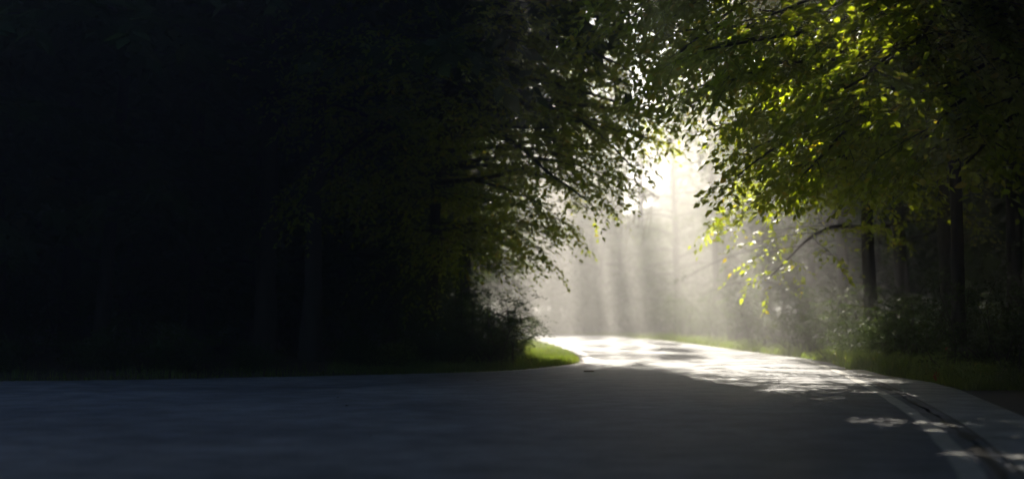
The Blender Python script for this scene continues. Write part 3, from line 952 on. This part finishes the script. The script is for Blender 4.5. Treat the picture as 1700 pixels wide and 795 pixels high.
# ------------------------------------------------------------------ grass
def grass(name, label, pts, h, seed, wid=.006, mat='grass', lean=.5):
    q = np.random.default_rng(seed)
    n = len(pts)
    z = ground_height(pts)
    hh = h * q.uniform(.5, 1.15, n) * (.75 + .35 * np.sin(pts[:, 0] * 3.1 + 2 * np.sin(pts[:, 1] * 2.3)))
    az = q.uniform(0, 2 * math.pi, n)
    d = np.column_stack([np.cos(az), np.sin(az), np.zeros(n)])
    b = np.column_stack([-np.sin(az), np.cos(az), np.zeros(n)])
    k = q.uniform(.1, lean, n)
    base = np.column_stack([pts, z - .01])
    w = wid * q.uniform(.7, 1.4, n)
    mid = base + UP * (hh * .6)[:, None] + d * (k * hh * .35)[:, None]
    tip = base + UP * (hh * (1 - .35 * k))[:, None] + d * (k * hh)[:, None]
    V = np.stack([base - b * w[:, None], base + b * w[:, None], mid + b * (w * .8)[:, None], mid - b * (w * .8)[:, None], tip], 1).reshape(-1, 3)
    i = np.arange(n) * 5
    F4 = np.stack([i, i + 1, i + 2, i + 3], -1)
    F3 = np.stack([i + 3, i + 2, i + 4], -1)
    o = link(bpy.data.objects.new(name, np_mesh(name, V, [F4, F3], [M[mat]])))
    return tag(o, label, 'grass', None, 'stuff')

def area(n, x0, x1, y0, y1, test, seed):
    q = np.random.default_rng(seed)
    P = np.column_stack([q.uniform(x0, x1, n), q.uniform(y0, y1, n)])
    P = P[~inside(PAVED, P)]
    d = dist_to(np.vstack([PAVED, PAVED[:1]]), P)
    ok = test(P, d, q.random(len(P)))
    return P[ok]

grass('grass', 'bright green grass on the sunlit spur inside the bend', area(60000, -3, 1.7, 20, 46, lambda P, d, r: (d > .05 + .08 * r), 1), .17, 1)
grass('grass', 'thin dark grass along the left road edge', area(16000, -20, -2.5, 17, 22, lambda P, d, r: (d > .04) & (r < np.exp(-d / .8)), 2), .2, 2)
grass('grass', 'dense tall grass on the right verge with glinting tips', area(52000, 5.3, 10, 15.5, 27, lambda P, d, r: (d > .04) & (r < np.exp(-d / 2.2)), 3), .34, 3, .008, lean=.8)
grass('grass', 'mown grass strip along the far right side of the bend', area(36000, 3, 9, 26, 62, lambda P, d, r: (d > .04) & (d < 2.2 + r), 4), .17, 4, .008)
grass('grass', 'hazy grass on the bank behind the far road', area(20000, -14, 6, 58, 84, lambda P, d, r: (d > .04) & (d < 2.5 + r), 5), .22, 5, .012)

# broad weeds in the right verge: low leaf sprays
qw = np.random.default_rng(9)
pts = area(900, 5.4, 9.5, 15.8, 26, lambda P, d, r: (d > .1) & (r < np.exp(-d / 2)), 10)
nW = len(pts)
Pw = np.column_stack([pts, ground_height(pts) + qw.uniform(.05, .25, nW)])
a = qw.uniform(0, 6.28, nW)
Dw = norm(np.column_stack([np.cos(a), np.sin(a), qw.uniform(.2, 1.2, nW)]))
Nw = norm(UP + qw.normal(0, .3, Pw.shape)); Nw = norm(Nw - Dw * (Nw * Dw).sum(-1, keepdims=True))
lv = spray_leaves(Pw, Dw, Nw, qw.uniform(.15, .4, nW), 8, .06, qw, .1, .55)
V, F = leaf_arrays(*lv, LEAF4, LEAF4_F)
tag(link(bpy.data.objects.new('ground_cover', np_mesh('ground_cover', V, [F], [M['grass']]))), 'broad-leaved weeds mixed into the tall right verge grass', 'weeds', None, 'stuff')

# leaf litter
ql = np.random.default_rng(12)
pts = area(26000, -16, 14, 15, 60, lambda P, d, r: (d > .02) & (r < .15 + .85 * np.exp(-d / .6)), 13)
onroad = np.column_stack([ql.uniform(-8, 6, 260), ql.uniform(8, 45, 260)])
onroad = onroad[inside(ROAD, onroad)]
pz = np.concatenate([ground_height(pts) + .012, np.full(len(onroad), .012)])
pts = np.vstack([pts, onroad])
nn = norm(UP + ql.normal(0, .25, (len(pts), 3)))
a = ql.uniform(0, 6.28, len(pts))
u = norm(np.column_stack([np.cos(a), np.sin(a), ql.normal(0, .1, len(pts))]))
l = ql.uniform(.04, .09, len(pts)); l[-len(onroad):] *= .6
V, F = leaf_arrays(np.column_stack([pts, pz]), u, nn, l, l * .5, LEAF4, LEAF4_F)
tag(link(bpy.data.objects.new('leaf_litter', np_mesh('leaf_litter', V, [F], [M['dry']]))), 'brown fallen leaves along the road edges', 'leaf litter', None, 'stuff')

# stick lying on the road, red leaf at the verge
sp = wander((1.16, 20.6), (1.34, 20.63), 8, .004, ql)
V, qd = tube_arrays(np.column_stack([sp, np.full(8, .017) + ql.normal(0, .002, 8)])[None], np.array([[.007, .011, .010, .009, .009, .010, .009, .005]]), 7)
tag(link(bpy.data.objects.new('stick', np_mesh('stick', V, [qd], [M['dead_twig']], smooth=True))), 'short pale stick lying on the road before the sunlit patch', 'stick')

for nm, lab, (x, y, z), l_ in (('fallen_leaf', 'dark red leaf standing at the grass edge beside the pale shoulder', (5.78, 17.35, .02), .15), ('fallen_leaf', 'orange leaf caught in the tall right verge grass', (6.6, 19.3, .36), .09)):
    V, F = leaf_arrays(np.array([(x, y, z)]), norm(np.array([(.3, .2, .9)])), norm(np.array([(-.2, -1, .2)])), np.array([l_]), np.array([l_ * .7]), LEAF6, LEAF6_F)
    V = V - V[0]
    lo = link(bpy.data.objects.new(nm, np_mesh(nm, V, [F], [M['red']])))
    lo.location = (x, y, z)
    tag(lo, lab, 'leaf')

# ------------------------------------------------------------------ haze in the air
m, nt, out = nodes('haze')
pv = nt.nodes.new('ShaderNodeVolumePrincipled')
pv.inputs['Color'].default_value = (1.0, 0.985, 0.96, 1)
pv.inputs['Density'].default_value = 0.0096
pv.inputs['Anisotropy'].default_value = 0.7
nt.links.new(pv.outputs[0], out.inputs['Volume'])
bm = bmesh.new()
bmesh.ops.create_cube(bm, size=1)
me = bpy.data.meshes.new('haze')
bm.to_mesh(me); bm.free()
me.materials.append(m)
hz = link(bpy.data.objects.new('haze', me))
zmax = 23.0
hz.scale = (1240, 1440, zmax + 1.5)
hz.location = (0, 200, (zmax - 1.5) / 2)
tag(hz, 'thin pale morning haze between the trees', 'haze', None, 'stuff')
